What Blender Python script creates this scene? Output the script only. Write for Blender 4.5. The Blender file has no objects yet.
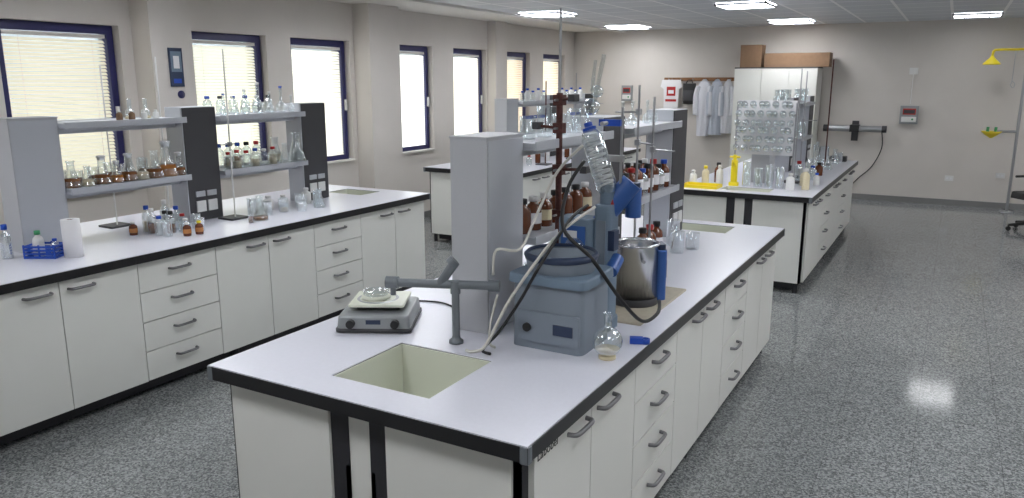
import bpy, math, random
from mathutils import Vector, Matrix
random.seed(7)
C=bpy.context
S=C.scene
# ---------------------------------------------------------------- materials
def newmat(name):
    m=bpy.data.materials.new(name); m.use_nodes=True
    return m,m.node_tree.nodes,m.node_tree.links
def P(name,col,rough=.5,metal=0,spec=.5,noise=0,nscale=40,bump=0,coat=0,emit=None,es=0):
    m,n,l=newmat(name); b=n['Principled BSDF']
    b.inputs['Base Color'].default_value=(*col,1); b.inputs['Roughness'].default_value=rough
    b.inputs['Metallic'].default_value=metal; b.inputs['Specular IOR Level'].default_value=spec
    if coat: b.inputs['Coat Weight'].default_value=coat
    if emit: b.inputs['Emission Color'].default_value=(*emit,1); b.inputs['Emission Strength'].default_value=es
    if noise or bump:
        tc=n.new('ShaderNodeTexCoord'); t=n.new('ShaderNodeTexNoise'); t.inputs['Scale'].default_value=nscale
        t.inputs['Detail'].default_value=4
        l.new(tc.outputs['Object'],t.inputs['Vector'])
        if noise:
            r=n.new('ShaderNodeValToRGB')
            r.color_ramp.elements[0].position=.3; r.color_ramp.elements[1].position=.7
            r.color_ramp.elements[0].color=(*[c*(1-noise) for c in col],1)
            r.color_ramp.elements[1].color=(*[min(1,c*(1+noise)) for c in col],1)
            l.new(t.outputs['Fac'],r.inputs['Fac']); l.new(r.outputs['Color'],b.inputs['Base Color'])
        if bump:
            bp=n.new('ShaderNodeBump'); bp.inputs['Strength'].default_value=bump; bp.inputs['Distance'].default_value=.002
            l.new(t.outputs['Fac'],bp.inputs['Height']); l.new(bp.outputs['Normal'],b.inputs['Normal'])
    return m
def glassmat(name,tint=(.93,.96,.96),lo=.14,hi=.85):
    m,n,l=newmat(name); n.remove(n['Principled BSDF'])
    o=n['Material Output']; tr=n.new('ShaderNodeBsdfTransparent'); tr.inputs[0].default_value=(*tint,1)
    g=n.new('ShaderNodeBsdfGlossy'); g.inputs['Roughness'].default_value=.08; g.inputs[0].default_value=(.95,.98,1,1)
    lw=n.new('ShaderNodeLayerWeight'); lw.inputs['Blend'].default_value=.45
    mr=n.new('ShaderNodeMapRange'); mr.inputs['To Min'].default_value=lo; mr.inputs['To Max'].default_value=hi
    mx=n.new('ShaderNodeMixShader')
    l.new(lw.outputs['Facing'],mr.inputs['Value']); l.new(mr.outputs[0],mx.inputs[0])
    l.new(tr.outputs[0],mx.inputs[1]); l.new(g.outputs[0],mx.inputs[2]); l.new(mx.outputs[0],o.inputs[0])
    return m
WALL=P('wall_plaster',(.63,.595,.56),.85,noise=.02,nscale=3,bump=.1)
PLAST=P('ceiling_plaster',(.70,.68,.65),.9)
TOP=P('counter_laminate',(.72,.725,.80),.28,noise=.015,nscale=60)
BLK=P('black_edge',(.010,.010,.012),.35)
WHT=P('cabinet_white',(.76,.765,.73),.4,noise=.01,nscale=5)
DRK=P('carcass_dark',(.022,.022,.028),.5)
HND=P('handle_metal',(.20,.20,.21),.35,.6)
GREY=P('column_light_grey',(.46,.47,.495),.5,noise=.02,nscale=300)
GDK=P('column_dark_grey',(.05,.05,.056),.5,noise=.05,nscale=200)
SHF=P('shelf_grey',(.50,.52,.56),.35,.1)
SINK=P('sink_ceramic',(.68,.70,.60),.35)
NAVY=P('window_frame_navy',(.018,.018,.10),.35)
STEEL=P('stainless',(.55,.56,.58),.25,1)
CHR=P('brushed_metal',(.42,.43,.45),.35,.9)
TAPG=P('tap_grey',(.17,.19,.21),.4,.2)
BLU=P('apparatus_blue',(.03,.10,.33),.4)
LBLU=P('apparatus_greyblue',(.15,.21,.28),.45)
BGR=P('apparatus_grey',(.20,.235,.28),.5)
DBL=P('apparatus_navy',(.02,.035,.08),.4)
RUB=P('black_rubber',(.012,.012,.013),.5)
TUBE=P('silicone_tube',(.60,.59,.54),.3)
RED=P('red_plastic',(.45,.02,.02),.4)
BCAP=P('blue_cap',(.01,.07,.45),.4)
YEL=P('yellow_plastic',(.85,.68,.02),.4)
WPL=P('white_plastic',(.75,.75,.74),.45)
PAPER=P('paper_white',(.82,.82,.84),.8)
CARD=P('cardboard',(.20,.12,.07),.85,noise=.06,nscale=20)
WOOD=P('wood_strip',(.25,.12,.05),.6,noise=.15,nscale=15)
RUST=P('rusty_iron',(.10,.035,.03),.6,.3,noise=.3,nscale=60)
TAN=P('tan_board',(.42,.38,.30),.6,noise=.06,nscale=40)
CERAM=P('hotplate_white',(.70,.72,.62),.35)
SILV=P('silver_paint',(.30,.32,.33),.4,.3)
CLOTH=P('coat_cloth',(.70,.71,.76),.9,bump=.2,nscale=80)
CLOTH2=P('coat_cloth_blue',(.50,.54,.62),.9,bump=.2,nscale=80)
CREAM=P('cream_plastic',(.70,.62,.42),.5)
AMB=P('amber_glass',(.13,.035,.012),.15,coat=.3)
BRN=P('brown_liquid',(.24,.10,.04),.25)
ORG=P('orange_liquid',(.45,.18,.05),.2)
PALE=P('pale_residue',(.60,.52,.38),.4)
GRN=P('green_plastic',(.05,.3,.12),.4)
GL=glassmat('clear_glass')
GLF=glassmat('frosted_glass',(.85,.88,.88),.35,.9)
def floor_mat():
    m,n,l=newmat('terrazzo_floor'); b=n['Principled BSDF']
    b.inputs['Specular IOR Level'].default_value=.32
    tc=n.new('ShaderNodeTexCoord')
    v=n.new('ShaderNodeTexVoronoi'); v.inputs['Scale'].default_value=120
    t=n.new('ShaderNodeTexNoise'); t.inputs['Scale'].default_value=60; t.inputs['Detail'].default_value=5; t.inputs['Roughness'].default_value=.7
    t2=n.new('ShaderNodeTexNoise'); t2.inputs['Scale'].default_value=1.2
    for k in (v,t,t2): l.new(tc.outputs['Object'],k.inputs['Vector'])
    r=n.new('ShaderNodeValToRGB'); e=r.color_ramp.elements
    e[0].position=.15; e[0].color=(.055,.06,.06,1); e[1].position=.85; e[1].color=(.42,.435,.43,1)
    k=e.new(.45); k.color=(.18,.19,.195,1); k=e.new(.6); k.color=(.28,.295,.295,1)
    sep=n.new('ShaderNodeSeparateColor'); l.new(v.outputs['Color'],sep.inputs[0])
    mx=n.new('ShaderNodeMath'); mx.operation='MULTIPLY_ADD'; mx.inputs[1].default_value=.5
    ms=n.new('ShaderNodeMath'); ms.operation='MULTIPLY'; ms.inputs[1].default_value=.5
    l.new(t.outputs['Fac'],ms.inputs[0]); l.new(sep.outputs[0],mx.inputs[0]); l.new(ms.outputs[0],mx.inputs[2])
    l.new(mx.outputs[0],r.inputs['Fac'])
    br=n.new('ShaderNodeTexBrick'); br.offset=0; br.inputs['Scale'].default_value=1
    br.inputs['Brick Width'].default_value=.4; br.inputs['Row Height'].default_value=.4; br.inputs['Mortar Size'].default_value=.002
    br.inputs['Color1'].default_value=(1,1,1,1); br.inputs['Color2'].default_value=(.92,.92,.92,1); br.inputs['Mortar'].default_value=(.6,.6,.6,1)
    l.new(tc.outputs['Object'],br.inputs['Vector'])
    mc=n.new('ShaderNodeMix'); mc.data_type='RGBA'; mc.blend_type='MULTIPLY'; mc.inputs[0].default_value=1
    l.new(r.outputs[0],mc.inputs[6]); l.new(br.outputs['Color'],mc.inputs[7]); l.new(mc.outputs[2],b.inputs['Base Color'])
    mr=n.new('ShaderNodeMapRange'); mr.inputs['To Min'].default_value=.04; mr.inputs['To Max'].default_value=.16
    l.new(t2.outputs['Fac'],mr.inputs['Value']); l.new(mr.outputs[0],b.inputs['Roughness'])
    return m
FLOOR=floor_mat()
def tile_mat():
    m,n,l=newmat('ceiling_tiles'); b=n['Principled BSDF']; b.inputs['Roughness'].default_value=.5
    tc=n.new('ShaderNodeTexCoord'); br=n.new('ShaderNodeTexBrick'); br.offset=0
    mp=n.new('ShaderNodeMapping'); mp.inputs['Location'].default_value=(.15,.1,0)
    br.inputs['Scale'].default_value=1; br.inputs['Brick Width'].default_value=.6; br.inputs['Row Height'].default_value=.6
    br.inputs['Mortar Size'].default_value=.018
    br.inputs['Color1'].default_value=(.54,.57,.62,1); br.inputs['Color2'].default_value=(.60,.63,.67,1); br.inputs['Mortar'].default_value=(.85,.86,.88,1)
    l.new(tc.outputs['Object'],mp.inputs[0]); l.new(mp.outputs[0],br.inputs['Vector']); l.new(br.outputs['Color'],b.inputs['Base Color'])
    return m
TILE=tile_mat()
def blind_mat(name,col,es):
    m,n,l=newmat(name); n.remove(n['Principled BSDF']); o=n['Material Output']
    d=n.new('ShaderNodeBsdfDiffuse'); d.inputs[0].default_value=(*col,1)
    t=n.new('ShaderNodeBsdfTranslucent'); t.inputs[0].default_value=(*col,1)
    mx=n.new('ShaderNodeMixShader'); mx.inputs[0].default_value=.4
    e=n.new('ShaderNodeEmission'); e.inputs[0].default_value=(*col,1); e.inputs[1].default_value=es  # slats emit their own light, standing in for daylight behind them
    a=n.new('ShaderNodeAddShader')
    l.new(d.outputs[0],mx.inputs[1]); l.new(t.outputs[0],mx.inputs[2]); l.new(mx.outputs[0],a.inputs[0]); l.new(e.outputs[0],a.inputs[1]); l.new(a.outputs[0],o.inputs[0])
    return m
LAMP=P('lamp_diffuser',(.9,.9,.9),.5,emit=(.97,.98,1),es=23)
LAMP_DIM=P('lamp_diffuser_dimmed',(.9,.9,.9),.5,emit=(.97,.98,1),es=6)  # same lamp with emission lowered, to weaken its reflection on the floor
LOUV=P('louvre_aluminium',(.7,.72,.75),.25,.9)
# ---------------------------------------------------------------- builder
class B:
    def __init__(s): s.v=[];s.f=[];s.mi=[];s.sm=[];s.mats=[];s.M=Matrix.Identity(4)
    def _m(s,m):
        if m not in s.mats: s.mats.append(m)
        return s.mats.index(m)
    def add(s,vs,fs,mat,smooth=False):
        o=len(s.v); s.v+=[s.M@Vector(v) for v in vs]; k=s._m(mat)
        for f in fs: s.f.append([i+o for i in f]); s.mi.append(k); s.sm.append(smooth)
    def box(s,x0,x1,y0,y1,z0,z1,mat):
        s.add([(x0,y0,z0),(x1,y0,z0),(x1,y1,z0),(x0,y1,z0),(x0,y0,z1),(x1,y0,z1),(x1,y1,z1),(x0,y1,z1)],
              [(0,3,2,1),(4,5,6,7),(0,1,5,4),(1,2,6,5),(2,3,7,6),(3,0,4,7)],mat)
    def cbox(s,c,d,mat,M=None):
        old=s.M
        s.M=s.M@Matrix.Translation(c)@(M if M else Matrix.Identity(4))
        s.box(-d[0]/2,d[0]/2,-d[1]/2,d[1]/2,-d[2]/2,d[2]/2,mat); s.M=old
    def rbox(s,x0,x1,y0,y1,z0,z1,r,mat,top=1.0,n=5):
        cx,cy=(x0+x1)/2,(y0+y1)/2; ring=[]
        for (qx,qy,a0) in ((x1-r,y1-r,0),(x0+r,y1-r,90),(x0+r,y0+r,180),(x1-r,y0+r,270)):
            for i in range(n+1):
                a=math.radians(a0+90*i/n); ring.append((qx+r*math.cos(a),qy+r*math.sin(a)))
        N=len(ring); e=min(.01,(z1-z0)*.2)
        lv=[(z0,1.0),(z1-e,top),(z1-e*.3,top*.985),(z1,top*.955)]
        vs=[(cx+(x-cx)*k,cy+(y-cy)*k,z) for z,k in lv for x,y in ring]
        fs=[]
        for j in range(3):
            for i in range(N): fs.append((j*N+i,j*N+(i+1)%N,(j+1)*N+(i+1)%N,(j+1)*N+i))
        s.add(vs,fs,mat,True)
        s.add([vs[i] for i in range(N)],[tuple(range(N-1,-1,-1))],mat); s.add([vs[3*N+i] for i in range(N)],[tuple(range(N))],mat)
    def lathe(s,prof,mat,o=(0,0,0),n=20,axis=None,smooth=True):
        q=Vector((0,0,1)).rotation_difference(Vector(axis)) if axis else None
        vs=[];fs=[]
        for r,z in prof:
            for i in range(n):
                a=2*math.pi*i/n; p=Vector((max(r,1e-5)*math.cos(a),max(r,1e-5)*math.sin(a),z))
                if q: p=q@p
                vs.append(p+Vector(o))
        for j in range(len(prof)-1):
            for i in range(n): fs.append((j*n+i,j*n+(i+1)%n,(j+1)*n+(i+1)%n,(j+1)*n+i))
        s.add(vs,fs,mat,smooth)
    def cyl(s,p0,p1,r,mat,r1=None,n=16):
        p0=Vector(p0);p1=Vector(p1); L=(p1-p0).length; r1=r if r1 is None else r1
        s.lathe([(0,0),(r,0)],mat,p0,n,p1-p0,False); s.lathe([(r,0),(r1,L)],mat,p0,n,p1-p0); s.lathe([(r1,L),(0,L)],mat,p0,n,p1-p0,False)
    def sph(s,c,r,mat,n=18,sz=1):
        s.lathe([(r*math.sin(math.pi*i/12),-r*sz*math.cos(math.pi*i/12)) for i in range(13)],mat,c,n)
    def tube(s,pts,r,mat,n=8,smooth=6,closed=False):
        P_=[Vector(p) for p in pts]
        if smooth>1 and len(P_)>2:
            Q=[]
            for i in range(len(P_)-1):
                a=P_[max(i-1,0)];b=P_[i];c=P_[i+1];d=P_[min(i+2,len(P_)-1)]
                for k in range(smooth):
                    t=k/smooth
                    Q.append(.5*((2*b)+(c-a)*t+(2*a-5*b+4*c-d)*t*t+(3*b-a-3*c+d)*t**3))
            Q.append(P_[-1]); P_=Q
        vs=[];fs=[]; T=(P_[1]-P_[0]).normalized(); nrm=T.orthogonal().normalized()
        for i,p in enumerate(P_):
            t=(P_[min(i+1,len(P_)-1)]-P_[max(i-1,0)]).normalized()
            nrm=(T.rotation_difference(t)@nrm).normalized(); T=t; bn=t.cross(nrm)
            for k in range(n):
                a=2*math.pi*k/n; vs.append(p+r*(math.cos(a)*nrm+math.sin(a)*bn))
        for j in range(len(P_)-1):
            for i in range(n): fs.append((j*n+i,j*n+(i+1)%n,(j+1)*n+(i+1)%n,(j+1)*n+i))
        fs.append(tuple(range(n-1,-1,-1))); o=(len(P_)-1)*n; fs.append(tuple(range(o,o+n)))
        s.add(vs,fs,mat,True)
    def done(s,name,loc=(0,0,0),rz=0,bevel=0,parent=None):
        me=bpy.data.meshes.new(name)
        me.from_pydata([v for v in s.v],[],s.f)
        for m in s.mats: me.materials.append(m)
        me.polygons.foreach_set('material_index',s.mi); me.polygons.foreach_set('use_smooth',s.sm); me.update()
        o=bpy.data.objects.new(name,me); C.collection.objects.link(o)
        o.location=Vector(loc); o.rotation_euler=(0,0,rz)
        if bevel:
            b=o.modifiers.new('bevel','BEVEL'); b.width=bevel; b.segments=2; b.limit_method='ANGLE'; b.angle_limit=math.radians(50)
        if parent: o.parent=parent
        return o
# ---------------------------------------------------------------- room
XL,XR,YB,YF,H=-6.4,3.4,13.8,-1.6,2.8
b=B(); b.box(XL-.3,XR+.2,YF-.2,YB+.2,-.1,0,FLOOR); b.done('floor')
b=B(); b.box(-5.4,XR+.2,YF-.2,YB+.2,H,H+.1,TILE); b.box(XL-.3,-5.4,YF-.2,YB+.2,H-.0,H+.1,PLAST); b.done('ceiling')
b=B(); b.box(-5.44,-5.38,YF,YB,H-.03,H+.001,PLAST); b.done('trim_1')
b=B(); b.box(XL-.3,XR+.2,YB,YB+.2,0,H,WALL); b.done('wall_back')
b=B(); b.box(XR,XR+.2,YF,YB,0,H,WALL); b.done('wall_right')
b=B(); b.box(XL-.3,XR+.2,YF-.2,YF,0,H,WALL); b.done('wall_front')
BASE=P('baseboard_grey',(.22,.22,.22),.4)
b=B(); b.box(XL,XR,YB-.015,YB,0,.09,BASE); b.done('baseboard_back')
b=B(); b.box(XR-.015,XR,YF,YB-.016,0,.09,BASE); b.done('baseboard_right')
WIN=[(.1,1.1),(1.75,2.75),(3.38,4.40),(5.12,6.08),(6.43,7.40),(8.30,9.12),(9.64,10.56),(11.06,12.0),(12.5,13.4)]
zs,zt=.94,2.37
b=B(); T=XL-.3
b.box(T,XL,YF,YB,0,zs,WALL); b.box(T,XL,YF,YB,zt,H,WALL)
yp=YF
for a,c in WIN: b.box(T,XL,yp,a,zs,zt,WALL); yp=c
b.box(T,XL,yp,YB,zs,zt,WALL)
for a,c,d in ((1.15,1.6,.25),(4.52,4.95,.25),(7.47,8.05,.25),(10.60,10.95,.15)): b.box(XL,XL+d,a,c,0,H,WALL)
b.done('wall_left')
b=B(); b.box(XL,XL+.015,YF,1.14,0,.09,BASE); b.box(XL,XL+.015,1.61,4.51,0,.09,BASE); b.box(XL,XL+.015,4.96,7.46,0,.09,BASE); b.box(XL,XL+.015,8.06,10.59,0,.09,BASE); b.box(XL,XL+.015,10.96,YB-.02,0,.09,BASE); b.done('baseboard_left')
cols=[((.80,.76,.62),.34),((.80,.76,.62),.34),((.80,.76,.62),.33),((.86,.84,.72),.48),((.88,.86,.78),.60),((.95,.95,.92),1.05),((.93,.90,.80),.8),((.85,.75,.60),.55),((.85,.78,.64),.62)]  # slat tint and added glow per window, imitating backlight
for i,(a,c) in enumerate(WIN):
    col,es=cols[i]; bm=blind_mat('blind_slat_glow_%d'%(i+1),col,es)
    b=B(); fx0,fx1=XL-.16,XL-.09; w=.06
    b.box(fx0,fx1,a,a+w,zs,zt,NAVY); b.box(fx0,fx1,c-w,c,zs,zt,NAVY); b.box(fx0,fx1,a+w,c-w,zs,zs+w,NAVY); b.box(fx0,fx1,a+w,c-w,zt-w,zt,NAVY)
    sx=fx1+.0; b.box(sx,sx+.02,a+.02,a+.075,zs+.02,zt-.02,NAVY); b.box(sx,sx+.02,c-.075,c-.02,zs+.02,zt-.02,NAVY)
    b.box(sx,sx+.02,a+.075,c-.075,zs+.02,zs+.075,NAVY); b.box(sx,sx+.02,a+.075,c-.075,zt-.075,zt-.02,NAVY)
    b.box(sx+.02,sx+.045,c-.06,c-.035,1.55,1.68,WPL)
    b.box(fx0+.01,fx0+.016,a+w,c-w,zs+w,zt-w,GL)
    b.box(XL-.085,XL+.03,a-.0,c+.0,zs-.0,zs+.02,PLAST)
    b.done('window_%d'%(i+1))
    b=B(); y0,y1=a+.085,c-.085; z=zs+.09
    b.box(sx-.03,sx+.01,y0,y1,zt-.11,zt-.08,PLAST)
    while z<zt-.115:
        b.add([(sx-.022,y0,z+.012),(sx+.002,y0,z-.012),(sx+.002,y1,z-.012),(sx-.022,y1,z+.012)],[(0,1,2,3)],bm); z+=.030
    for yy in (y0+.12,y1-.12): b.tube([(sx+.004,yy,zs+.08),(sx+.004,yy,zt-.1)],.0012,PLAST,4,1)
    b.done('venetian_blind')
# ceiling lights
for x in (-4.95,-2.3,.15,2.4):
    for y in (.8,3.8,6.8,9.8,12.8):
        if x==.15 and y==9.8: continue
        b=B(); h=.3
        b.box(x-h,x+h,y-h,y+h,H-.006,H-.003,LAMP_DIM if (x==.15 and y>12) else LAMP)
        for d in (-h,h-.02): b.box(x+d,x+d+.02,y-h,y+h,H-.03,H-.002,LOUV); b.box(x-h,x+h,y+d,y+d+.02,H-.03,H-.002,LOUV)
        for k in range(1,4): b.box(x-h+k*.15-.005,x-h+k*.15+.005,y-h+.02,y+h-.02,H-.028,H-.006,LOUV)
        b.done('ceiling_light')
# ---------------------------------------------------------------- benches
def handle(b,x,yc,z,sgn,w=.145):
    b.tube([(x,yc-w/2,z),(x+sgn*.026,yc-w/2+.008,z),(x+sgn*.032,yc-w/4,z),(x+sgn*.032,yc+w/4,z),(x+sgn*.026,yc+w/2-.008,z),(x,yc+w/2,z)],.0085,HND,8,4)
def bench(x0,x1,y0,y1,segR,segL,sinks):
    b=B(); xc=(x0+x1)/2
    xs=sorted({x0,x1}|{s[0] for s in sinks}|{s[1] for s in sinks}); ys=sorted({y0,y1}|{s[2] for s in sinks}|{s[3] for s in sinks})
    def inh(x,y): return any(s[0]<x<s[1] and s[2]<y<s[3] for s in sinks)
    for i in range(len(xs)-1):
        for j in range(len(ys)-1):
            if inh((xs[i]+xs[i+1])/2,(ys[j]+ys[j+1])/2): continue
            b.box(xs[i],xs[i+1],ys[j],ys[j+1],.848,.896,BLK)
            e=.004
            b.box(xs[i]+(e if i==0 else 0),xs[i+1]-(e if i==len(xs)-2 else 0),ys[j]+(e if j==0 else 0),ys[j+1]-(e if j==len(ys)-2 else 0),.896,.9,TOP)
    for cx in (x0,x1):
        for cy in (y0,y1):
            sx=1 if cx==x1 else -1; sy=1 if cy==y1 else -1
            b.rbox(min(cx+sx*.003,cx-sx*.03),max(cx+sx*.003,cx-sx*.03),min(cy+sy*.003,cy-sy*.03),max(cy+sy*.003,cy-sy*.03),.846,.897,.012,TAPG)
    for s in sinks:
        t=.012; a,c,d,e=s; zb=.66
        b.box(a-t,c+t,d-t,e+t,zb-t,zb,SINK)
        b.box(a-t,a,d-t,e+t,zb,.847,SINK); b.box(c,c+t,d-t,e+t,zb,.847,SINK); b.box(a,c,d-t,d,zb,.847,SINK); b.box(a,c,e,e+t,zb,.847,SINK)
        b.box(a,a+.006,d,e,zb,.894,SINK); b.box(c-.006,c,d,e,zb,.894,SINK); b.box(a+.006,c-.006,d,d+.006,zb,.894,SINK); b.box(a+.006,c-.006,e-.006,e,zb,.894,SINK)
        b.lathe([(.03,zb+.002),(.025,zb+.004),(.0,zb+.001)],STEEL,((a+c)/2,(d+e)/2,0))
    Y0,Y1=y0+.05,y1-.05
    def shell(xa,xb,inner):
        for q,(u0,u1) in enumerate(((xa,xa+.018),(xb-.018,xb))):
            b.box(u0,u1,Y0,Y1,.1,.64 if q==inner else .848,DRK)
        b.box(xa,xb,Y0,Y0+.02,.1,.848,DRK); b.box(xa,xb,Y1-.02,Y1,.1,.848,DRK); b.box(xa,xb,Y0,Y1,.1,.12,DRK)
    shell(x0+.055,xc-.045,1); shell(xc+.045,x1-.055,0)
    for u0,u1 in ((Y0+.004,Y0+.02),(Y1-.02,Y1-.004)): b.box(xc-.045,xc+.045,u0,u1,.05,.848,WHT)
    for yy,s in ((Y0,-1),(Y1,1)):
        for xa,xb in ((x0+.075,xc-.12),(xc+.12,x1-.075)): b.box(xa,xb,min(yy,yy+s*.012),max(yy,yy+s*.012),.1,.847,WHT)
    for segs,xf,s in ((segR,x1-.055,1),(segL,x0+.055,-1)):
        for kind,a,c,hs in segs:
            xa,xb=min(xf,xf+s*.02),max(xf,xf+s*.02)
            if kind=='d':
                b.box(xa,xb,a+.003,c-.003,.105,.843,WHT)
                hy={-1:a+.12,1:c-.12}[hs]; handle(b,xf+s*.02,hy,.79,s)
            else:
                hh=(.843-.105)/4
                for k in range(4):
                    b.box(xa,xb,a+.003,c-.003,.105+k*hh+.003,.105+(k+1)*hh-.003,WHT); handle(b,xf+s*.02,(a+c)/2,.105+k*hh+hh*.62,s)
    b.box(x0+.12,xc-.1,Y0+.08,Y1-.08,.02,.1,DRK); b.box(xc+.1,x1-.12,Y0+.08,Y1-.08,.02,.1,DRK)
    for fx in (x0+.10,xc-.07,xc+.07,x1-.10):
        for fy in (Y0+.04,(Y0+Y1)/2,Y1-.04): b.cyl((fx,fy,0),(fx,fy,.1),.022,DRK)
    return b.done('lab_bench')
def segs(y,d=.425,w=.525,first=True):
    out=[]
    for k in range(3):
        out.append(('d',y,y+d,1)); out.append(('d',y+d,y+2*d,-1)); y+=2*d
        if k<2: out.append(('w',y,y+w,0)); y+=w
    return out
BC=(-2.25,-.937,1.755,5.54)
sc=segs(1.86); 
ob=bench(*BC,sc,sc,[(-1.79,-1.375,1.9,2.3),(-1.70,-1.25,5.14,5.42)])
tx=bpy.data.curves.new('door_label','FONT'); tx.body='Labobel'; tx.size=.045; tx.extrude=.0004; tx.materials.append(RUB)
to=bpy.data.objects.new('door_label',tx); C.collection.objects.link(to); to.location=(-.937-.055+.0205,1.88,.79); to.rotation_euler=(math.pi/2,0,math.pi/2); to.parent=ob
BL=(-5.41,-4.08,1.28,5.74)
sl=[('d',1.36,1.85,-1),('d',1.85,2.32,1),('d',2.32,2.79,-1),('w',2.79,3.355,0),('d',3.355,3.81,1),('d',3.81,4.265,-1),('w',4.265,4.80,0),('d',4.80,5.25,1),('d',5.25,5.68,-1)]
bench(*BL,sl,sl,[(-4.95,-4.55,5.32,5.6)])
BR=(-2.27,-1.0,7.15,10.85); bench(*BR,segs(7.24),segs(7.24),[(-1.85,-1.4,7.3,7.55)])
BF=(-5.43,-4.1,7.5,11.3); bench(*BF,segs(7.6),segs(7.6),[(-4.97,-4.55,7.65,7.95)])
def shelf_unit(xc,ys,z2=1.72,z1=1.66):
    b=B(); w=.085; d=.29
    for k,y in enumerate(ys):
        top=.9+.78 if k==0 else z2
        b.box(xc-w,xc+w,y,y+d,.9,top,GREY if k==0 else SHF)
        if k==0:
            b.box(xc-w-.003,xc+w+.003,y-.003,y+d+.003,top,top+.01,GREY)
            b.box(xc+w,xc+w+.004,y+.006,y+d-.006,.905,top-.006,SHF)
        else:
            for s in (1,-1): b.box(min(xc+s*w,xc+s*(w+.006)),max(xc+s*w,xc+s*(w+.006)),y+.008,y+d,.905,top-.004,GDK)
            for s in (1,-1):
                for q in (0,1):
                    xx=xc+s*(w+.006); b.box(min(xx,xx+s*.01),max(xx,xx+s*.01),y+.06+q*.1,y+.14+q*.1,.97,1.05,WPL)
                    b.box(min(xx,xx+s*.01),max(xx,xx+s*.01),y+.06+q*.1,y+.14+q*.1,1.08,1.12,SHF)
    for z in (1.25,1.65):
        for k in range(len(ys)-1):
            b.box(xc-.14,xc+.14,ys[k]+d+.001,ys[k+1]-.001,z-.03,z,SHF)
            for s in (1,-1): b.box(min(xc+s*.14,xc+s*.148),max(xc+s*.14,xc+s*.148),ys[k]+d+.001-.0,ys[k+1]-.001,z-.034,z+.006,SHF)
            b.box(xc-.02,xc+.02,ys[k]+d,ys[k+1],z-.07,z-.03,SHF)
    b.done('reagent_shelf_unit',bevel=.002)
shelf_unit(-1.627,(2.545,3.68,4.82)); shelf_unit(-4.79,(2.48,3.64,4.79)); shelf_unit(-1.63,(7.95,9.07,10.2)); shelf_unit(-4.77,(8.2,9.34,10.48))
# ---------------------------------------------------------------- glassware
def erl(x,y,z,h=.15,liq=None,lv=.35,cap=None):
    b=B(); R=.33*h
    b.lathe([(0,.001),(R*.95,0),(R,.03*h),(R*.92,.12*h),(.13*h,.68*h),(.125*h,.93*h),(.16*h,.96*h),(.15*h,h)],GL)
    if liq: 
        r2=R-(R-.13*h)*lv*1.1
        b.lathe([(0,.03*h),(R*.9,.03*h),(R*.9,.1*h),(r2*.95,lv*h),(0,lv*h)],liq)
    if cap: b.lathe([(0,.86*h),(.11*h,.86*h),(.14*h,1.02*h),(0,1.04*h)],cap)
    b.done('erlenmeyer_flask',(x,y,z))
def beaker(x,y,z,h=.1,r=.035,liq=None,lv=.4,frost=False):
    b=B(); b.lathe([(0,0),(r*.95,0),(r,.006),(r,h-.004),(r*1.08,h)],GLF if frost else GL)
    if liq: b.lathe([(0,.004),(r*.93,.004),(r*.93,h*lv),(0,h*lv)],liq)
    b.done('beaker',(x,y,z))
def vol(x,y,z,h=.2,liq=None,cap=WPL):
    b=B(); R=.21*h; pr=[(R*math.sin(math.radians(a)),R-R*math.cos(math.radians(a))) for a in range(0,165,15)]
    b.lathe([(0,0)]+[(r,max(0,zz-.05*R)) for r,zz in pr if zz>.05*R]+[(.06*h,R*2.1),(.055*h,.93*h),(.075*h,.95*h)],GL)
    if liq: b.lathe([(0,.004)]+[(r*.93,zz) for r,zz in pr if .1*R<zz<R*1.2]+[(0,R*1.2)],liq)
    b.lathe([(0,.92*h),(.06*h,.92*h),(.07*h,h),(0,h)],cap,n=12)
    b.done('volumetric_flask',(x,y,z))
def bottle(x,y,z,h=.16,r=.035,body=None,cap=BCAP,label=None,liq=None,lv=.4):
    b=B(); body=body or GL
    b.lathe([(0,0),(r*.95,0),(r,.006),(r,h*.62),(r*.85,h*.72),(r*.42,h*.8),(r*.42,h*.86)],body)
    b.lathe([(0,h*.85),(r*.55,h*.85),(r*.55,h*.985),(r*.5,h),(0,h)],cap,n=14)
    if label: b.lathe([(r+.0008,h*.2),(r+.0008,h*.52)],label)
    if liq: b.lathe([(0,.004),(r*.92,.004),(r*.92,h*lv),(0,h*lv)],liq)
    b.done('reagent_bottle',(x,y,z))
def gcyl(x,y,z,h=.3,r=.016):
    b=B(); b.lathe([(0,0),(r*2.1,0),(r*2.1,.008),(r,.018),(r,h-.006),(r*1.2,h)],GLF); b.done('graduated_cylinder',(x,y,z))
def rflask(x,y,z,R=.05,liq=None,neck=.06,name='round_bottom_flask',ring=True):
    b=B(); pr=[(R*math.sin(math.radians(a)),R-R*math.cos(math.radians(a))) for a in range(0,165,12)]
    dz=.008 if ring else 0
    b.lathe([(r,zz+dz) for r,zz in pr]+[(.014,2*R+dz),(.014,2*R+neck+dz),(.018,2*R+neck+dz+.003)],GL,n=24)
    if liq: b.lathe([(r*.95,zz+dz+.002) for r,zz in pr if zz<R*.6]+[(0,R*.6+dz)],liq)
    if ring: b.lathe([(.025,0),(.032,0),(.032,.012),(.022,.016),(.025,0)],CREAM)
    b.done(name,(x,y,z))
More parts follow.
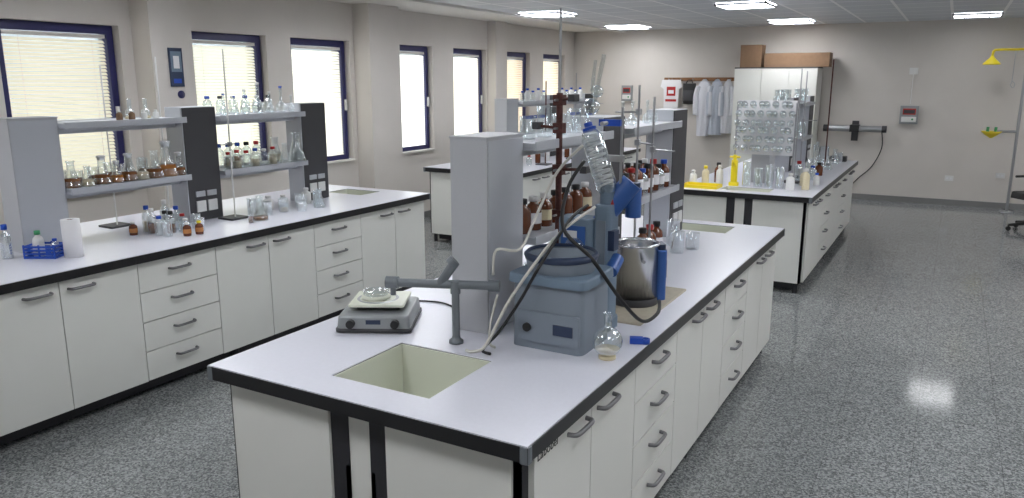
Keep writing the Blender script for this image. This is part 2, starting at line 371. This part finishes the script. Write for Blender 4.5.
def stand(x,y,z0,h,mat=CHR,r=.006,clamps=(),bs=(.10,.16)):
    b=B(); b.rbox(-bs[0],bs[0]*.6,-bs[1]/2,bs[1]/2,0,.014,.01,GDK); b.cyl((0,0,.014),(0,0,h),r,mat,n=10)
    for cz,dx,dy in clamps:
        b.cbox((0,0,cz),(.025,.025,.03),CHR); b.cyl((0,0,cz),(dx,dy,cz),.005,CHR,n=8)
        b.tube([(dx,dy,cz),(dx*1.15+.012,dy*1.1,cz),(dx*1.3,dy*1.25+.012,cz)],.004,CHR,6,3); b.tube([(dx,dy,cz),(dx*1.15-.012,dy*1.1,cz),(dx*1.3,dy*1.25-.012,cz)],.004,CHR,6,3)
        b.cyl((0,.015,cz),(0,.045,cz),.004,CHR,n=6)
    b.done('retort_stand',(x,y,z0))
LX=-4.72
for y,h,l in ((2.82,.17,BRN),(2.92,.13,PALE),(3.03,.18,BRN),(3.13,.14,ORG),(3.22,.18,BRN),(3.31,.15,PALE),(3.40,.19,BRN),(3.50,.24,ORG),(3.59,.16,BRN)):
    erl(LX+random.uniform(-.01,.04),y,1.25,h,l,.36,random.choice((None,None,PAPER)))
for y,h in ((2.84,.10),(2.95,.09),(3.06,.1),(3.18,.12),(3.3,.1),(3.42,.13),(3.54,.1)): beaker(-4.87,y,1.25,h,.036,BRN,.45)
for y in (3.20,3.29,3.38,3.47): bottle(LX-.02,y,1.65,.06,.02,CARD if y<3.3 else WPL,WPL)
for y in (3.36,3.48): rflask(-4.86,y,1.65,.03,None)
stand(-5.03,3.72,.9,1.17,WPL,.006,())
stand(-5.04,3.30,.9,1.10,WPL,.005,())
for y,h in ((4.03,.16),(4.13,.14),(4.23,.19),(4.36,.24),(4.48,.17),(4.60,.21),(4.71,.14)): vol(LX,y,1.65,h,None,random.choice((BCAP,GDK,WPL)))
for y,c in ((4.0,BCAP),(4.12,GDK),(4.24,WPL),(4.36,BCAP),(4.48,WPL),(4.60,GDK)): bottle(-4.86,y,1.65,.14,.034,GL,c)
for i,(y,c) in enumerate(((4.02,RED),(4.10,RED),(4.19,RED),(4.28,BCAP),(4.37,WPL),(4.46,RED))): bottle(LX+.02,y,1.25,.13+.01*(i%2),.034,GL,c,None,PALE if i%2 else None)
for y in (3.98,4.07,4.16,4.25,4.34,4.44): bottle(-4.86,y,1.25,.18,.036,GL,random.choice((BCAP,RUB,RED)),None,random.choice((None,ORG,PALE)))
erl(LX+.03,4.58,1.25,.16,None); erl(LX+.04,4.70,1.25,.24,None); erl(-4.86,4.64,1.25,.2,PALE,.3)
stand(-4.57,3.93,.9,1.22,WPL,.006,((.55,.0,-.06),))
for x,y,h,l in ((-4.56,4.40,.09,None),(-4.48,4.33,.08,PALE),(-4.58,4.25,.08,None),(-4.48,4.53,.11,PALE),(-4.58,4.60,.1,None),(-4.50,4.72,.12,None),(-4.38,4.42,.08,None),(-4.62,4.14,.12,None),(-4.50,4.18,.1,None)): beaker(x,y,.9,h,.036,l,.4,True)
bottle(-4.64,4.74,.9,.13,.04,WPL,WPL); bottle(-4.66,4.50,.9,.1,.04,GLF,WPL); bottle(-4.68,4.36,.9,.11,.04,WPL,WPL); erl(-4.40,4.64,.9,.15)
erl(-4.36,3.98,.9,.18,BRN,.15); beaker(-4.33,3.86,.9,.06,.018,BRN,.8); rflask(-4.46,4.07,.9,.035,None)
for x,y,h,c,l in ((-4.5,3.24,.13,BCAP,None),(-4.5,3.33,.15,RUB,BRN),(-4.5,3.42,.12,RED,None),(-4.42,3.38,.1,WPL,None),(-4.6,3.26,.17,WPL,BRN),(-4.6,3.36,.14,RUB,None),(-4.6,3.45,.16,BCAP,None),(-4.68,3.42,.2,WPL,None),(-4.68,3.28,.18,BCAP,PALE)): bottle(x,y,.9,h,.03,GL,c,None,l)
for x,y in ((-4.33,3.32),(-4.31,3.40),(-4.66,3.16)): bottle(x,y,.9,.09,.026,AMB,YEL if x>-4.32 else WPL,ORG)
for x,y,h in ((-4.42,3.24,.1),(-4.40,3.48,.09),(-4.5,3.53,.1)): beaker(x,y,.9,h,.03,None,.4,True)
b=B(); b.lathe([(.018,0),(.05,0),(.05,.22),(.018,.22),(.018,0)],PAPER,n=28); b.lathe([(.018,.001),(.018,.219)],CARD); b.done('paper_towel_roll',(-4.38,2.58,.9))
b=B()
for (x0,x1,y0,y1) in ((-.09,.09,-.065,-.06),(-.09,.09,.06,.065),(-.09,-.085,-.065,.065),(.085,.09,-.065,.065)):
    for k in range(4): b.box(x0,x1,y0,y1,.003+k*.02,.014+k*.02,BCAP)
for x in (-.088,0,.088):
    for y in (-.063,.063): b.cbox((x,y,.04),(.008,.006,.08),BCAP)
b.box(-.09,.09,-.065,.065,0,.004,BCAP); b.done('plastic_basket',(-4.52,2.50,.9),.5)
bottle(-4.55,2.48,.904,.15,.03,WPL,GRN,PAPER); bottle(-4.49,2.54,.904,.10,.024,GLF,BCAP); bottle(-4.66,2.36,.9,.2,.03,GLF,BCAP)
# ---------------------------------------------------------------- centre bench
b=B(); b.rbox(-.15,.15,-.16,.16,.012,.07,.02,SILV,.97); b.rbox(-.155,.155,-.165,.165,.006,.02,.02,GDK)
b.rbox(-.09,.09,-.05,.13,.07,.09,.01,GDK); b.rbox(-.115,.115,-.095,.13,.09,.10,.012,CERAM)
b.lathe([(0,.1),(.06,.1),(.062,.108),(.055,.114),(0,.112)],CERAM,(-.02,.02,0),28); b.lathe([(.076,.1002),(.082,.104),(.088,.1002)],CHR,(-.01,.015,0),28)
b.lathe([(0,.115),(.05,.115),(.054,.12),(.054,.132),(.056,.132)],GLF,(-.02,.02,0),28)
for x in (-.09,.09): b.cyl((x,-.157,.042),(x,-.18,.042),.017,RUB)
b.box(-.03,.03,-.1575,-.1565,.03,.055,DBL)
for x in (-.1,.1):
    for y in (-.11,.11): b.cyl((x,y,0),(x,y,.012),.012,RUB,n=10)
b.done('magnetic_stirrer_hotplate',(-2.03,2.47,.9),math.radians(28))
b=B(); b.tube([(-2.21,2.42,.905),(-2.23,2.5,.9045),(-2.20,2.70,.9045),(-2.0,2.82,.9045),(-1.85,2.78,.9045),(-1.76,2.72,.9045)],.004,RUB); b.done('power_cable')
b=B(); b.lathe([(0,0),(.028,0),(.028,.012),(.017,.02),(.015,.03),(.015,.22)],TAPG,(-1.6,2.40,.9)); b.cyl((-1.6,2.40,1.10),(-1.6,2.40,1.15),.020,TAPG)
b.cyl((-1.84,2.305,1.135),(-1.45,2.46,1.135),.017,TAPG); b.cyl((-1.855,2.30,1.135),(-1.81,2.317,1.135),.024,TAPG); b.cyl((-1.48,2.448,1.135),(-1.44,2.464,1.135),.023,TAPG)
b.cyl((-1.83,2.309,1.135),(-1.83,2.309,1.085),.011,TAPG); b.cyl((-1.66,2.376,1.13),(-1.60,2.40,1.225),.017,TAPG,.02); b.cyl((-1.615,2.39,1.215),(-1.60,2.40,1.232),.024,TAPG)
b.done('laboratory_tap')
# water bath
b=B(); b.rbox(-1.405,-1.105,2.49,2.76,.9,1.16,.03,BGR,.98); b.rbox(-1.42,-1.09,2.475,2.775,1.155,1.19,.035,LBLU,.99)
b.rbox(-1.375,-1.115,2.482,2.50,.93,1.05,.006,BGR); b.cyl((-1.33,2.489,.985),(-1.33,2.474,.985),.017,RUB); b.box(-1.22,-1.14,2.478,2.483,.97,1.01,DBL)
b.lathe([(.13,1.19),(.14,1.245),(.135,1.25),(.125,1.245),(.12,1.195)],BGR,(-1.26,2.63,0),28); b.lathe([(.1405,1.235),(.146,1.25),(.135,1.262),(.126,1.252)],DBL,(-1.26,2.63,0),28); b.lathe([(.12,1.195),(0,1.192)],STEEL,(-1.26,2.63,0),28)
b.done('heated_water_bath')
# rotary evaporator
b=B()
b.rbox(-1.32,-1.13,2.80,2.93,.9,.95,.03,LBLU); b.rbox(-1.205,-1.135,2.80,2.91,.95,1.42,.02,LBLU); b.box(-1.19,-1.15,2.797,2.80,1.0,1.36,BGR); b.cyl((-1.17,2.86,1.42),(-1.17,2.86,1.50),.03,LBLU)
b.rbox(-1.36,-1.205,2.795,2.90,1.16,1.36,.02,LBLU); b.box(-1.34,-1.235,2.790,2.796,1.25,1.33,BLU); b.box(-1.33,-1.27,2.788,2.791,1.28,1.31,PAPER); b.cyl((-1.22,2.795,1.20),(-1.22,2.775,1.20),.016,RUB)
q=Vector((-.25,-.12,-.35)).normalized(); hp=Vector((-1.13,2.90,1.45))
b.cyl(hp-q*.07,hp+q*.10,.045,BLU); b.cyl(hp+q*.10,hp+q*.14,.03,BCAP); b.cyl(hp+q*.14,hp+q*.22,.014,GL)
b.cyl((-1.09,2.94,1.36),(-1.09,2.94,1.48),.032,BLU); b.cyl((-1.14,2.9,1.42),(-1.08,2.96,1.42),.025,BLU); b.cyl((-1.09,2.94,1.48),(-1.09,2.94,1.50),.026,DBL)
b.cyl((-1.12,2.86,1.20),(-1.12,2.79,1.16),.028,BLU); b.cbox((-1.13,2.83,1.28),(.03,.05,.08),DBL)
b.sph(hp+q*.27,.06,GL,24)
c0=Vector((-1.17,2.86,1.47)); c1=Vector((-1.25,2.86,1.70)); ax=(c1-c0).normalized(); Lc=(c1-c0).length
b.lathe([(.012,-.03),(.035,0),(.044,.02),(.044,Lc-.02),(.035,Lc),(.012,Lc+.03),(.01,Lc+.08)],GL,c0,24,ax)
u=ax.orthogonal().normalized(); w=ax.cross(u)
b.tube([c0+ax*(.015+(Lc-.03)*i/120)+.032*(math.cos(i*.5)*u+math.sin(i*.5)*w) for i in range(121)],.005,PAPER,6,1)
b.cyl(c0-ax*.06,c0-ax*.02,.02,RED); b.cyl(c1+ax*.02,c1+ax*.04,.017,BCAP); b.cyl(c1+ax*.005,c1+ax*.02,.028,BCAP)
b.cyl((-1.125,2.88,1.45),(-1.125,2.88,1.80),.006,CHR,n=8)
b.cbox((-1.17,2.87,1.74),(.09,.025,.025),BCAP); b.cbox((-1.15,2.88,1.60),(.07,.025,.025),CHR); b.cyl((-1.17,2.83,1.74),(-1.17,2.78,1.74),.008,CHR,n=8)
b.sph((-1.25,2.86,1.80),.034,GL,16); b.sph((-1.225,2.86,1.86),.024,GL,14)
b.cyl((-1.24,2.86,1.80),(-1.2,2.86,2.0),.009,GLF,n=8); b.cyl((-1.25,2.86,1.86),(-1.235,2.86,1.98),.007,GLF,n=8)
b.done('rotary_evaporator')
rflask(-1.02,2.53,.9,.056,PALE,.05,'receiving_flask')
b=B(); b.cbox((0,0,.012),(.05,.03,.024),BCAP); b.lathe([(.012,0),(.018,0),(.018,.02),(.012,.02),(.012,0)],BCAP,(.035,0,.0)); b.done('joint_clip',(-.985,2.74,.9),.4)
b=B(); b.tube([(-1.22,2.72,1.66),(-1.32,2.70,1.55),(-1.37,2.62,1.38),(-1.35,2.46,1.29),(-1.44,2.44,1.28),(-1.46,2.45,1.18)],.0055,TUBE); b.done('water_hose')
b=B(); b.tube([(-1.18,2.76,1.42),(-1.25,2.60,1.34),(-1.30,2.45,1.22),(-1.38,2.41,1.08),(-1.44,2.36,.93),(-1.48,2.33,.9070),(-1.51,2.33,.9070)],.006,TUBE); b.done('water_hose')
b=B(); b.tube([(-1.45,2.465,1.10),(-1.47,2.45,1.0),(-1.46,2.42,.92),(-1.43,2.41,.907)],.005,TUBE); b.done('water_hose')
b=B(); b.tube([(-1.22,2.74,1.60),(-1.26,2.68,1.50),(-1.23,2.58,1.36),(-1.12,2.60,1.25),(-1.04,2.70,1.08),(-1.0,2.84,.96),(-.97,2.94,.97),(-.99,3.02,1.0)],.0075,RUB); b.done('power_cable')
b=B(); b.tube([(-1.22,2.78,1.42),(-1.24,2.66,1.38),(-1.26,2.45,1.24),(-1.34,2.45,1.10),(-1.42,2.43,.97),(-1.46,2.37,.9065),(-1.41,2.34,.9065)],.006,RUB); b.done('power_cable')
b=B(); b.rbox(-1.42,-1.045,2.95,3.60,.9,.908,.01,TAN); b.done('bench_mat')
b=B(); R=.105
b.lathe([(0,0),(R,0),(R,.27),(R+.006,.276),(R-.004,.282),(R-.006,.27),(R-.006,.18),(0,.18)],STEEL,n=32); b.lathe([(R+.001,0),(R+.003,.004),(R+.003,.03),(R+.001,.034)],GDK,n=32)
b.rbox(.085,.135,-.055,.055,.02,.25,.02,BLU); b.rbox(.09,.13,-.045,.045,.25,.275,.015,DBL); b.rbox(.134,.139,-.03,.03,.12,.2,.002,DBL)
b.cyl((-.11,0,.2),(-.13,0,.2),.012,RUB,n=10); b.cyl((.01,-.10,.215),(.01,-.125,.215),.008,CHR,n=8)
b.done('steel_heating_pot',(-1.19,3.26,.908),math.radians(33))
b=B(); b.rbox(-.10,.06,-.07,.07,0,.016,.01,GDK); b.cyl((0,0,.016),(0,0,.95),.014,RUST,n=12); b.cyl((0,0,.95),(-.0,0,1.3),.006,CHR,n=8)
for z,dx in ((.42,.12),(.62,.14),(.80,-.09),(.92,.08)):
    b.cbox((0,0,z),(.045,.04,.045),RUST); b.cyl((0,0,z),(dx,-.03,z+.01),.007,RUST,n=8); b.cyl((0,-.02,z),(0,-.05,z),.005,CHR,n=6); b.cbox((dx,-.03,z+.01),(.03,.05,.03),GDK)
b.done('clamp_stand',(-1.485,3.06,.9))
stand(-1.36,3.70,.9,.98,CHR,.006,((.7,.08,-.06),(.85,-.07,-.05)))
stand(-1.35,3.90,.9,.92,CHR,.006,((.65,.1,-.04),))
for y,h in ((2.92,.14),(3.04,.18),(3.16,.14),(3.28,.12),(3.4,.14)): erl(-1.66,y,.9,h,ORG,.55)
for y in (2.92,3.02,3.13,3.24,3.35,3.47,3.58): bottle(-1.59,y,1.25,.15,.038,AMB,random.choice((RUB,WPL,RUB,RED)),random.choice((PAPER,CREAM,None)))
for i,y in enumerate((4.04,4.13,4.22,4.31,4.40,4.50,4.60,4.70)):
    bottle(-1.55,y,1.25,.15+.02*(i%3),.038,AMB if i%3 else GLF,(RUB,RED,RUB,BCAP)[i%4],PAPER)
    bottle(-1.67,y-.02,1.25,.17,.036,AMB,(RUB,WPL)[i%2],PAPER)
for i,y in enumerate((4.10,4.22,4.34)): bottle(-1.46,y,.9,.19,.04,AMB,RED if i==1 else RUB,PAPER)
for y in (4.1,4.25,4.5,4.62): vol(-1.6,y,1.65,.14)
for x,y,h in ((-1.35,4.4,.13),(-1.3,4.55,.1),(-1.44,4.6,.16)): beaker(x,y,.9,h,.04,None,.3,True)
for y,h in ((3.02,.1),(3.18,.14),(3.34,.1),(3.5,.12)): beaker(-1.62,y,1.65,h,.035,None,.3)
# ---------------------------------------------------------------- far left bench contents
def rack(x,y,z,n=8,cap=BCAP,rz=0):
    b=B(); L=n*.035+.03; b.box(-.05,.05,-L/2,L/2,0,.008,WPL); b.box(-.05,.05,-L/2,L/2,.09,.098,WPL); b.box(-.05,.05,-L/2,-L/2+.006,0,.098,WPL); b.box(-.05,.05,L/2-.006,L/2,0,.098,WPL)
    for i in range(n):
        for k in (-.025,.025):
            yy=-L/2+.03+i*.035; b.cyl((k,yy,.01),(k,yy,.18),.013,WPL if k>0 else GLF,n=8); b.cyl((k,yy,.18),(k,yy,.215),.015,cap,n=8)
    b.done('test_tube_rack',(x,y,z),rz)
rack(-4.72,8.85,1.25); rack(-4.72,9.15,1.25,6); rack(-4.72,9.85,1.25,8,WPL); rack(-4.72,10.2,1.25,8,BCAP)
for i,y in enumerate((8.62,8.75,8.9,9.05,9.2,9.75,9.9,10.05,10.2,10.35)): bottle(-4.7,y,1.65,.13+.03*(i%2),.035,WPL if i%2 else GL,BCAP)
for i in range(10): bottle(-4.45+random.uniform(-.05,.05),8.3+i*.28,.9,.12+.05*(i%3),.035,(GL,AMB,WPL)[i%3],(RED,BCAP,WPL)[i%3])
stand(-4.28,8.44,.9,1.0,RUST,.008,((.7,.1,0),)); stand(-4.28,9.3,.9,1.1,CHR,.006,((.7,.1,0),)); stand(-4.28,9.9,.9,1.1,CHR,.006,((.7,.1,0),))
# ---------------------------------------------------------------- far right bench
b=B(); x0,x1=-.275,.275
for x in (x0,x1): b.box(x-.008,x+.008,-.012,.004,.0,.80,CHR); b.box(x-.012,x+.012,-.08,.10,0,.012,CHR)
b.box(x0,x1,-.004,.004,.30,.82,PAPER)
for i in range(8):
    for j in range(6):
        x=x0+.035+i*.0685; z=.335+j*.08
        b.cyl((x,-.004,z),(x,-.06,z+.03),.003,WPL,n=6)
        h=.085+.02*((i*3+j)%3); a=Vector((.15*((i+j)%3-1),-1,.45)).normalized(); o=Vector((x,-.02,z+.004))
        b.lathe([(.009,0),(.010,h*.35),(.030,h*.65),(.030,h),(0,h+.01)],GLF,o,10,a)
b.done('glassware_drying_rack',(-1.56,7.76,.9))
b=B(); b.box(-.17,.17,-.11,.11,0,.004,YEL)
for a,c,d,e in ((-.17,.17,-.11,-.105),(-.17,.17,.105,.11),(-.17,-.165,-.11,.11),(.165,.17,-.11,.11)): b.box(a,c,d,e,.004,.03,YEL)
b.done('yellow_tray',(-2.04,7.36,.9))
b=B(); b.rbox(-.045,.045,-.03,.03,0,.035,.012,YEL); b.rbox(-.03,.03,-.02,.02,.035,.25,.012,YEL); b.tube([(0,-.02,.2),(0,-.09,.24),(0,-.10,.2)],.008,YEL); b.cyl((0,0,.25),(0,0,.3),.018,YEL); b.cyl((-.05,0,.28),(.05,0,.28),.01,YEL,n=8); b.done('yellow_dispenser',(-1.80,7.62,.9))
for x,h,r in ((-1.68,.24,.04),(-1.57,.18,.04),(-1.47,.22,.036),(-1.37,.2,.04)): beaker(x,7.62,.9,h,r,None,.3,True)
for x,y,h,r,m,c in ((-1.26,7.55,.16,.04,WPL,WPL),(-1.14,7.66,.2,.035,CREAM,WPL),(-2.18,7.54,.14,.035,WPL,WPL),(-2.08,7.62,.18,.035,CREAM,YEL),(-1.95,7.66,.19,.035,WPL,WPL),(-2.0,7.80,.2,.04,AMB,RUB),(-1.2,7.95,.16,.04,CREAM,WPL),(-1.10,8.05,.12,.03,WPL,BCAP),(-1.32,8.35,.2,.04,GLF,RED),(-1.2,8.45,.15,.04,GLF,BCAP),(-1.3,8.80,.22,.03,GLF,WPL),(-1.2,8.9,.14,.04,AMB,RUB)): bottle(x,y,.9,h,r,m,c)
for x,y,h in ((-1.25,9.2,.18),(-1.35,9.4,.14),(-1.2,9.6,.16),(-1.3,9.9,.14)): erl(x,y,.9,h)
for x,y,h in ((-1.28,9.05,.32),(-1.35,9.75,.3)): gcyl(x,y,.9,h)
for k in range(2):
    for i,y in enumerate((8.3,8.42,8.54,8.66,8.78,8.9,9.42,9.54,9.66,9.78,9.9,10.02)):
        (erl if i%3==0 else beaker)(-1.58,y,(1.25,1.65)[k],.16)
stand(-1.33,8.15,.9,1.12,CHR,.006,((.8,.1,0),)); stand(-1.35,8.6,.9,1.1,CHR,.006,((.6,.1,0),)); stand(-1.3,10.1,.9,1.25,RUST,.008,())
beaker(-1.37,10.4,.9,.2,.07,None,.3,True); beaker(-1.2,10.5,.9,.12,.05,None,.3,True); erl(-1.22,10.32,.9,.18)
b=B(); b.rbox(-.1,.1,-.09,.09,0,.06,.02,GDK); b.lathe([(0,.06),(.05,.06),(.05,.08),(0,.085)],STEEL); b.done('laboratory_balance',(-1.22,10.68,.9))
# ---------------------------------------------------------------- back wall
b=B(); b.box(-3.23,-1.93,13.28,13.78,.0,2.1,WHT)
for k in range(3):
    a=-3.22+k*.43; b.box(a+.004,a+.426,13.262,13.28,.06,2.08,WHT); b.cyl((a+.38,13.25,1.05),(a+.38,13.25,1.2),.007,HND,n=8)
b.box(-3.23,-1.93,13.27,13.79,2.1,2.12,GDK); b.done('storage_cupboard')
b=B(); b.box(-.17,.17,-.15,.15,0,.36,CARD); b.box(-.17,-.0,-.155,-.15,.3,.36,CARD); b.box(-.172,.172,-.02,.02,.355,.362,CREAM); b.done('cardboard_box',(-3.0,13.5,2.12))
b=B(); b.box(-.5,.5,-.16,.16,0,.22,CARD); b.box(-.5,.5,-.165,-.16,.17,.22,CARD); b.box(-.502,.502,-.02,.02,.217,.223,CREAM); b.done('cardboard_box',(-2.28,13.5,2.12))
b=B(); b.box(-4.6,-3.35,13.775,13.8,1.90,1.96,WOOD)
for k in range(6): b.tube([(-4.5+k*.22,13.775,1.93),(-4.5+k*.22,13.73,1.915),(-4.5+k*.22,13.715,1.94)],.006,CHR,6,3)
b.done('coat_rack')
def coat(x,wd,h,mat,ph):
    b=B(); N,Mz=28,14; vs=[]
    for j in range(Mz+1):
        t=j/Mz; z=-h*t; hw=wd/2*(.22+.78*min(1,t*5)**.6)*(1+.12*math.sin(t*5+ph)-.12*t); dp=.02+.05*min(1,t*4)
        for i in range(N):
            a=2*math.pi*i/N; f=1+.22*math.sin(a*7+ph+t*1.5)*min(1,t*3)
            vs.append((hw*math.cos(a)*(1+.05*math.sin(a*5+ph)),dp*math.sin(a)*f,z))
    fs=[(j*N+i,j*N+(i+1)%N,(j+1)*N+(i+1)%N,(j+1)*N+i) for j in range(Mz) for i in range(N)]
    fs.append(tuple(range(N))); b.add(vs,fs,mat,True)
    b.tube([(-wd*.36,-.02,-.12),(-wd*.48,-.05,-.3),(-wd*.45,-.05,-.62)],.045,mat,10,5); b.tube([(wd*.36,-.02,-.12),(wd*.45,-.05,-.3),(wd*.46,-.05,-.62)],.045,mat,10,5)
    b.done('lab_coat',(x,13.69,1.93))
coat(-3.84,.27,.98,CLOTH,0); coat(-3.62,.24,.95,CLOTH2,2); coat(-3.42,.22,.92,CLOTH,4)
b=B(); b.add([(-.17,0,0),(.17,0,0),(.2,0,-.12),(.14,0,-.16),(.13,0,-.5),(-.13,0,-.5),(-.14,0,-.16),(-.2,0,-.12)],[tuple(range(8))],PAPER); b.box(-.08,.08,-.006,-.002,-.28,-.12,RED); b.box(-.05,.05,-.009,-.006,-.24,-.18,PAPER); b.box(-.1,.1,-.006,-.002,-.38,-.34,RED); b.cyl((0,.0,0),(0,.03,.02),.004,CHR); b.done('printed_shirt',(-4.44,13.70,1.92))
b=B(); b.rbox(-.11,.11,-.05,.05,-.36,0,.03,RUB); b.tube([(-.06,0,0),(-.03,0,.05),(.03,0,.05),(.06,0,0)],.008,RUB); b.rbox(-.09,.09,-.075,-.04,-.30,-.12,.02,GDK); b.done('backpack',(-4.11,13.70,1.86))
def ctrl(x,z,w,h):
    b=B(); b.box(-w/2,w/2,-.06,0,-h/2,h/2,SILV); b.box(-w*.35,w*.35,-.066,-.06,h*.02,h*.35,RED); b.box(-w*.3,w*.3,-.069,-.066,h*.08,h*.28,GDK); b.box(-w*.4,w*.4,-.066,-.06,-h*.38,-h*.1,WPL); b.cyl((w*.2,-.066,-h*.24),(w*.2,-.075,-h*.24),.015,GRN,n=10)
    b.done('gas_alarm_panel',(x,13.799,z))
ctrl(-5.3,1.68,.2,.28); ctrl(-.6,1.38,.26,.28)
b=B(); b.box(-.06,.06,-.04,0,-.05,.05,WPL); b.cyl((0,-.02,-.05),(0,-.02,-.5),.006,WPL,n=6); b.cyl((0,-.04,0),(0,-.05,0),.02,WPL); b.done('wall_sensor',(-.6,13.799,2.05))
b=B(); b.cyl((-.44,-.12,0),(.44,-.12,0),.05,CHR); b.cyl((-.47,-.12,0),(-.40,-.12,0),.055,GDK); b.cyl((.40,-.12,0),(.47,-.12,0),.055,GDK); b.box(-.07,.07,-.18,-.0,-.05,.06,RUB); b.box(-.05,.05,-.03,0,-.2,.12,GDK)
b.tube([(.40,-.10,-.02),(.42,-.05,-.3),(.30,-.03,-.6),(.12,-.03,-.8),(.0,-.02,-.95)],.008,RUB); b.done('wall_heater',(-1.36,13.799,1.15))
for x,z in ((.72,.5),(.05,.42)):
    b=B(); b.box(-.06,.06,-.012,0,-.04,.04,WPL); b.cyl((-.025,-.012,0),(-.025,-.016,0),.015,PAPER,n=12); b.cyl((.025,-.012,0),(.025,-.016,0),.015,PAPER,n=12); b.done('wall_socket',(x,13.799,z))
b=B(); b.lathe([(0,0),(.09,0),(.09,.015),(.02,.02)],CHR); b.cyl((0,0,0),(0,0,2.35),.02,CHR); b.tube([(0,0,2.3),(-.05,0,2.34),(-.15,0,2.34),(-.36,0,2.34),(-.42,0,2.32),(-.43,0,2.24)],.018,YEL)
b.lathe([(.015,2.26),(.03,2.23),(.11,2.15),(.115,2.13),(0,2.14)],YEL,(-.43,0,0)); b.tube([(-.15,0,2.34),(-.15,0,1.9),(-.17,0,1.86),(-.13,0,1.80),(-.11,0,1.86),(-.15,0,1.9)],.005,CHR,6,3)
b.cyl((0,0,1.18),(-.28,0,1.18),.018,CHR); b.lathe([(.02,1.08),(.10,1.14),(.14,1.18),(.13,1.18),(.02,1.10)],YEL,(-.32,0,0)); b.cyl((-.37,0,1.16),(-.37,0,1.24),.02,GRN,n=10); b.cyl((-.27,0,1.16),(-.27,0,1.24),.02,GRN,n=10)
b.done('emergency_shower',(.84,13.45,0))
b=B(); 
for k in range(5):
    a=k*1.2566+.35; x,y=.3*math.cos(a),.3*math.sin(a)
    b.cyl((0,0,.12),(x,y,.075),.028,RUB,.018,10); b.cyl((x-.012*math.sin(a),y+.012*math.cos(a),.03),(x+.012*math.sin(a),y-.012*math.cos(a),.03),.03,RUB,n=14); b.cyl((x,y,.03),(x,y,.08),.01,RUB,n=8)
b.cyl((0,0,.1),(0,0,.42),.028,CHR); b.rbox(-.24,.24,-.23,.23,.42,.50,.08,RUB,.97)
b.tube([(.22,0,.44),(.30,0,.48),(.31,0,.62),(.29,0,.80)],.02,RUB); b.cbox((.27,0,.78),(.06,.40,.34),RUB)
for s in (-1,1): b.tube([(0.05,s*.2,.44),(.05,s*.28,.46),(.05,s*.28,.66),(.14,s*.28,.68),(-.12,s*.28,.68)],.016,RUB)
b.done('office_chair',(1.06,11.85,0),.6,bevel=.01)
b=B(); b.box(0,.012,-.07,.07,-.17,.17,DBL); b.box(.012,.014,-.055,.055,-.04,.14,LBLU); b.box(.014,.016,-.03,.03,-.01,.10,PAPER); b.box(.012,.015,-.04,.04,-.14,-.10,BCAP); b.done('wall_calendar',(XL+.251,4.75,2.02))
b=B(); b.lathe([(0,0),(.035,0),(.035,.012),(0,.014)],NAVY,axis=(1,0,0)); b.done('wall_badge',(XL+.251,4.78,1.78))
# ---------------------------------------------------------------- world, camera
W=bpy.data.worlds.new('World'); S.world=W; W.use_nodes=True
bg=W.node_tree.nodes['Background']; bg.inputs[0].default_value=(.88,.94,1,1); bg.inputs[1].default_value=1.2
F=Vector((-.4791,.8517,-.2124)); R=Vector((.8716,.4903,0))
cam=bpy.data.cameras.new('camera'); co=bpy.data.objects.new('camera',cam); C.collection.objects.link(co)
F.normalize(); R.normalize(); U=R.cross(F)
M=Matrix((( R.x,U.x,-F.x,0),(R.y,U.y,-F.y,0),(R.z,U.z,-F.z,1.9),(0,0,0,1))); co.matrix_world=M
cam.sensor_width=36; cam.lens=773/1024*36; cam.clip_start=.05
S.camera=co
S.view_settings.view_transform='Standard'; S.view_settings.look='None'; S.view_settings.exposure=.22
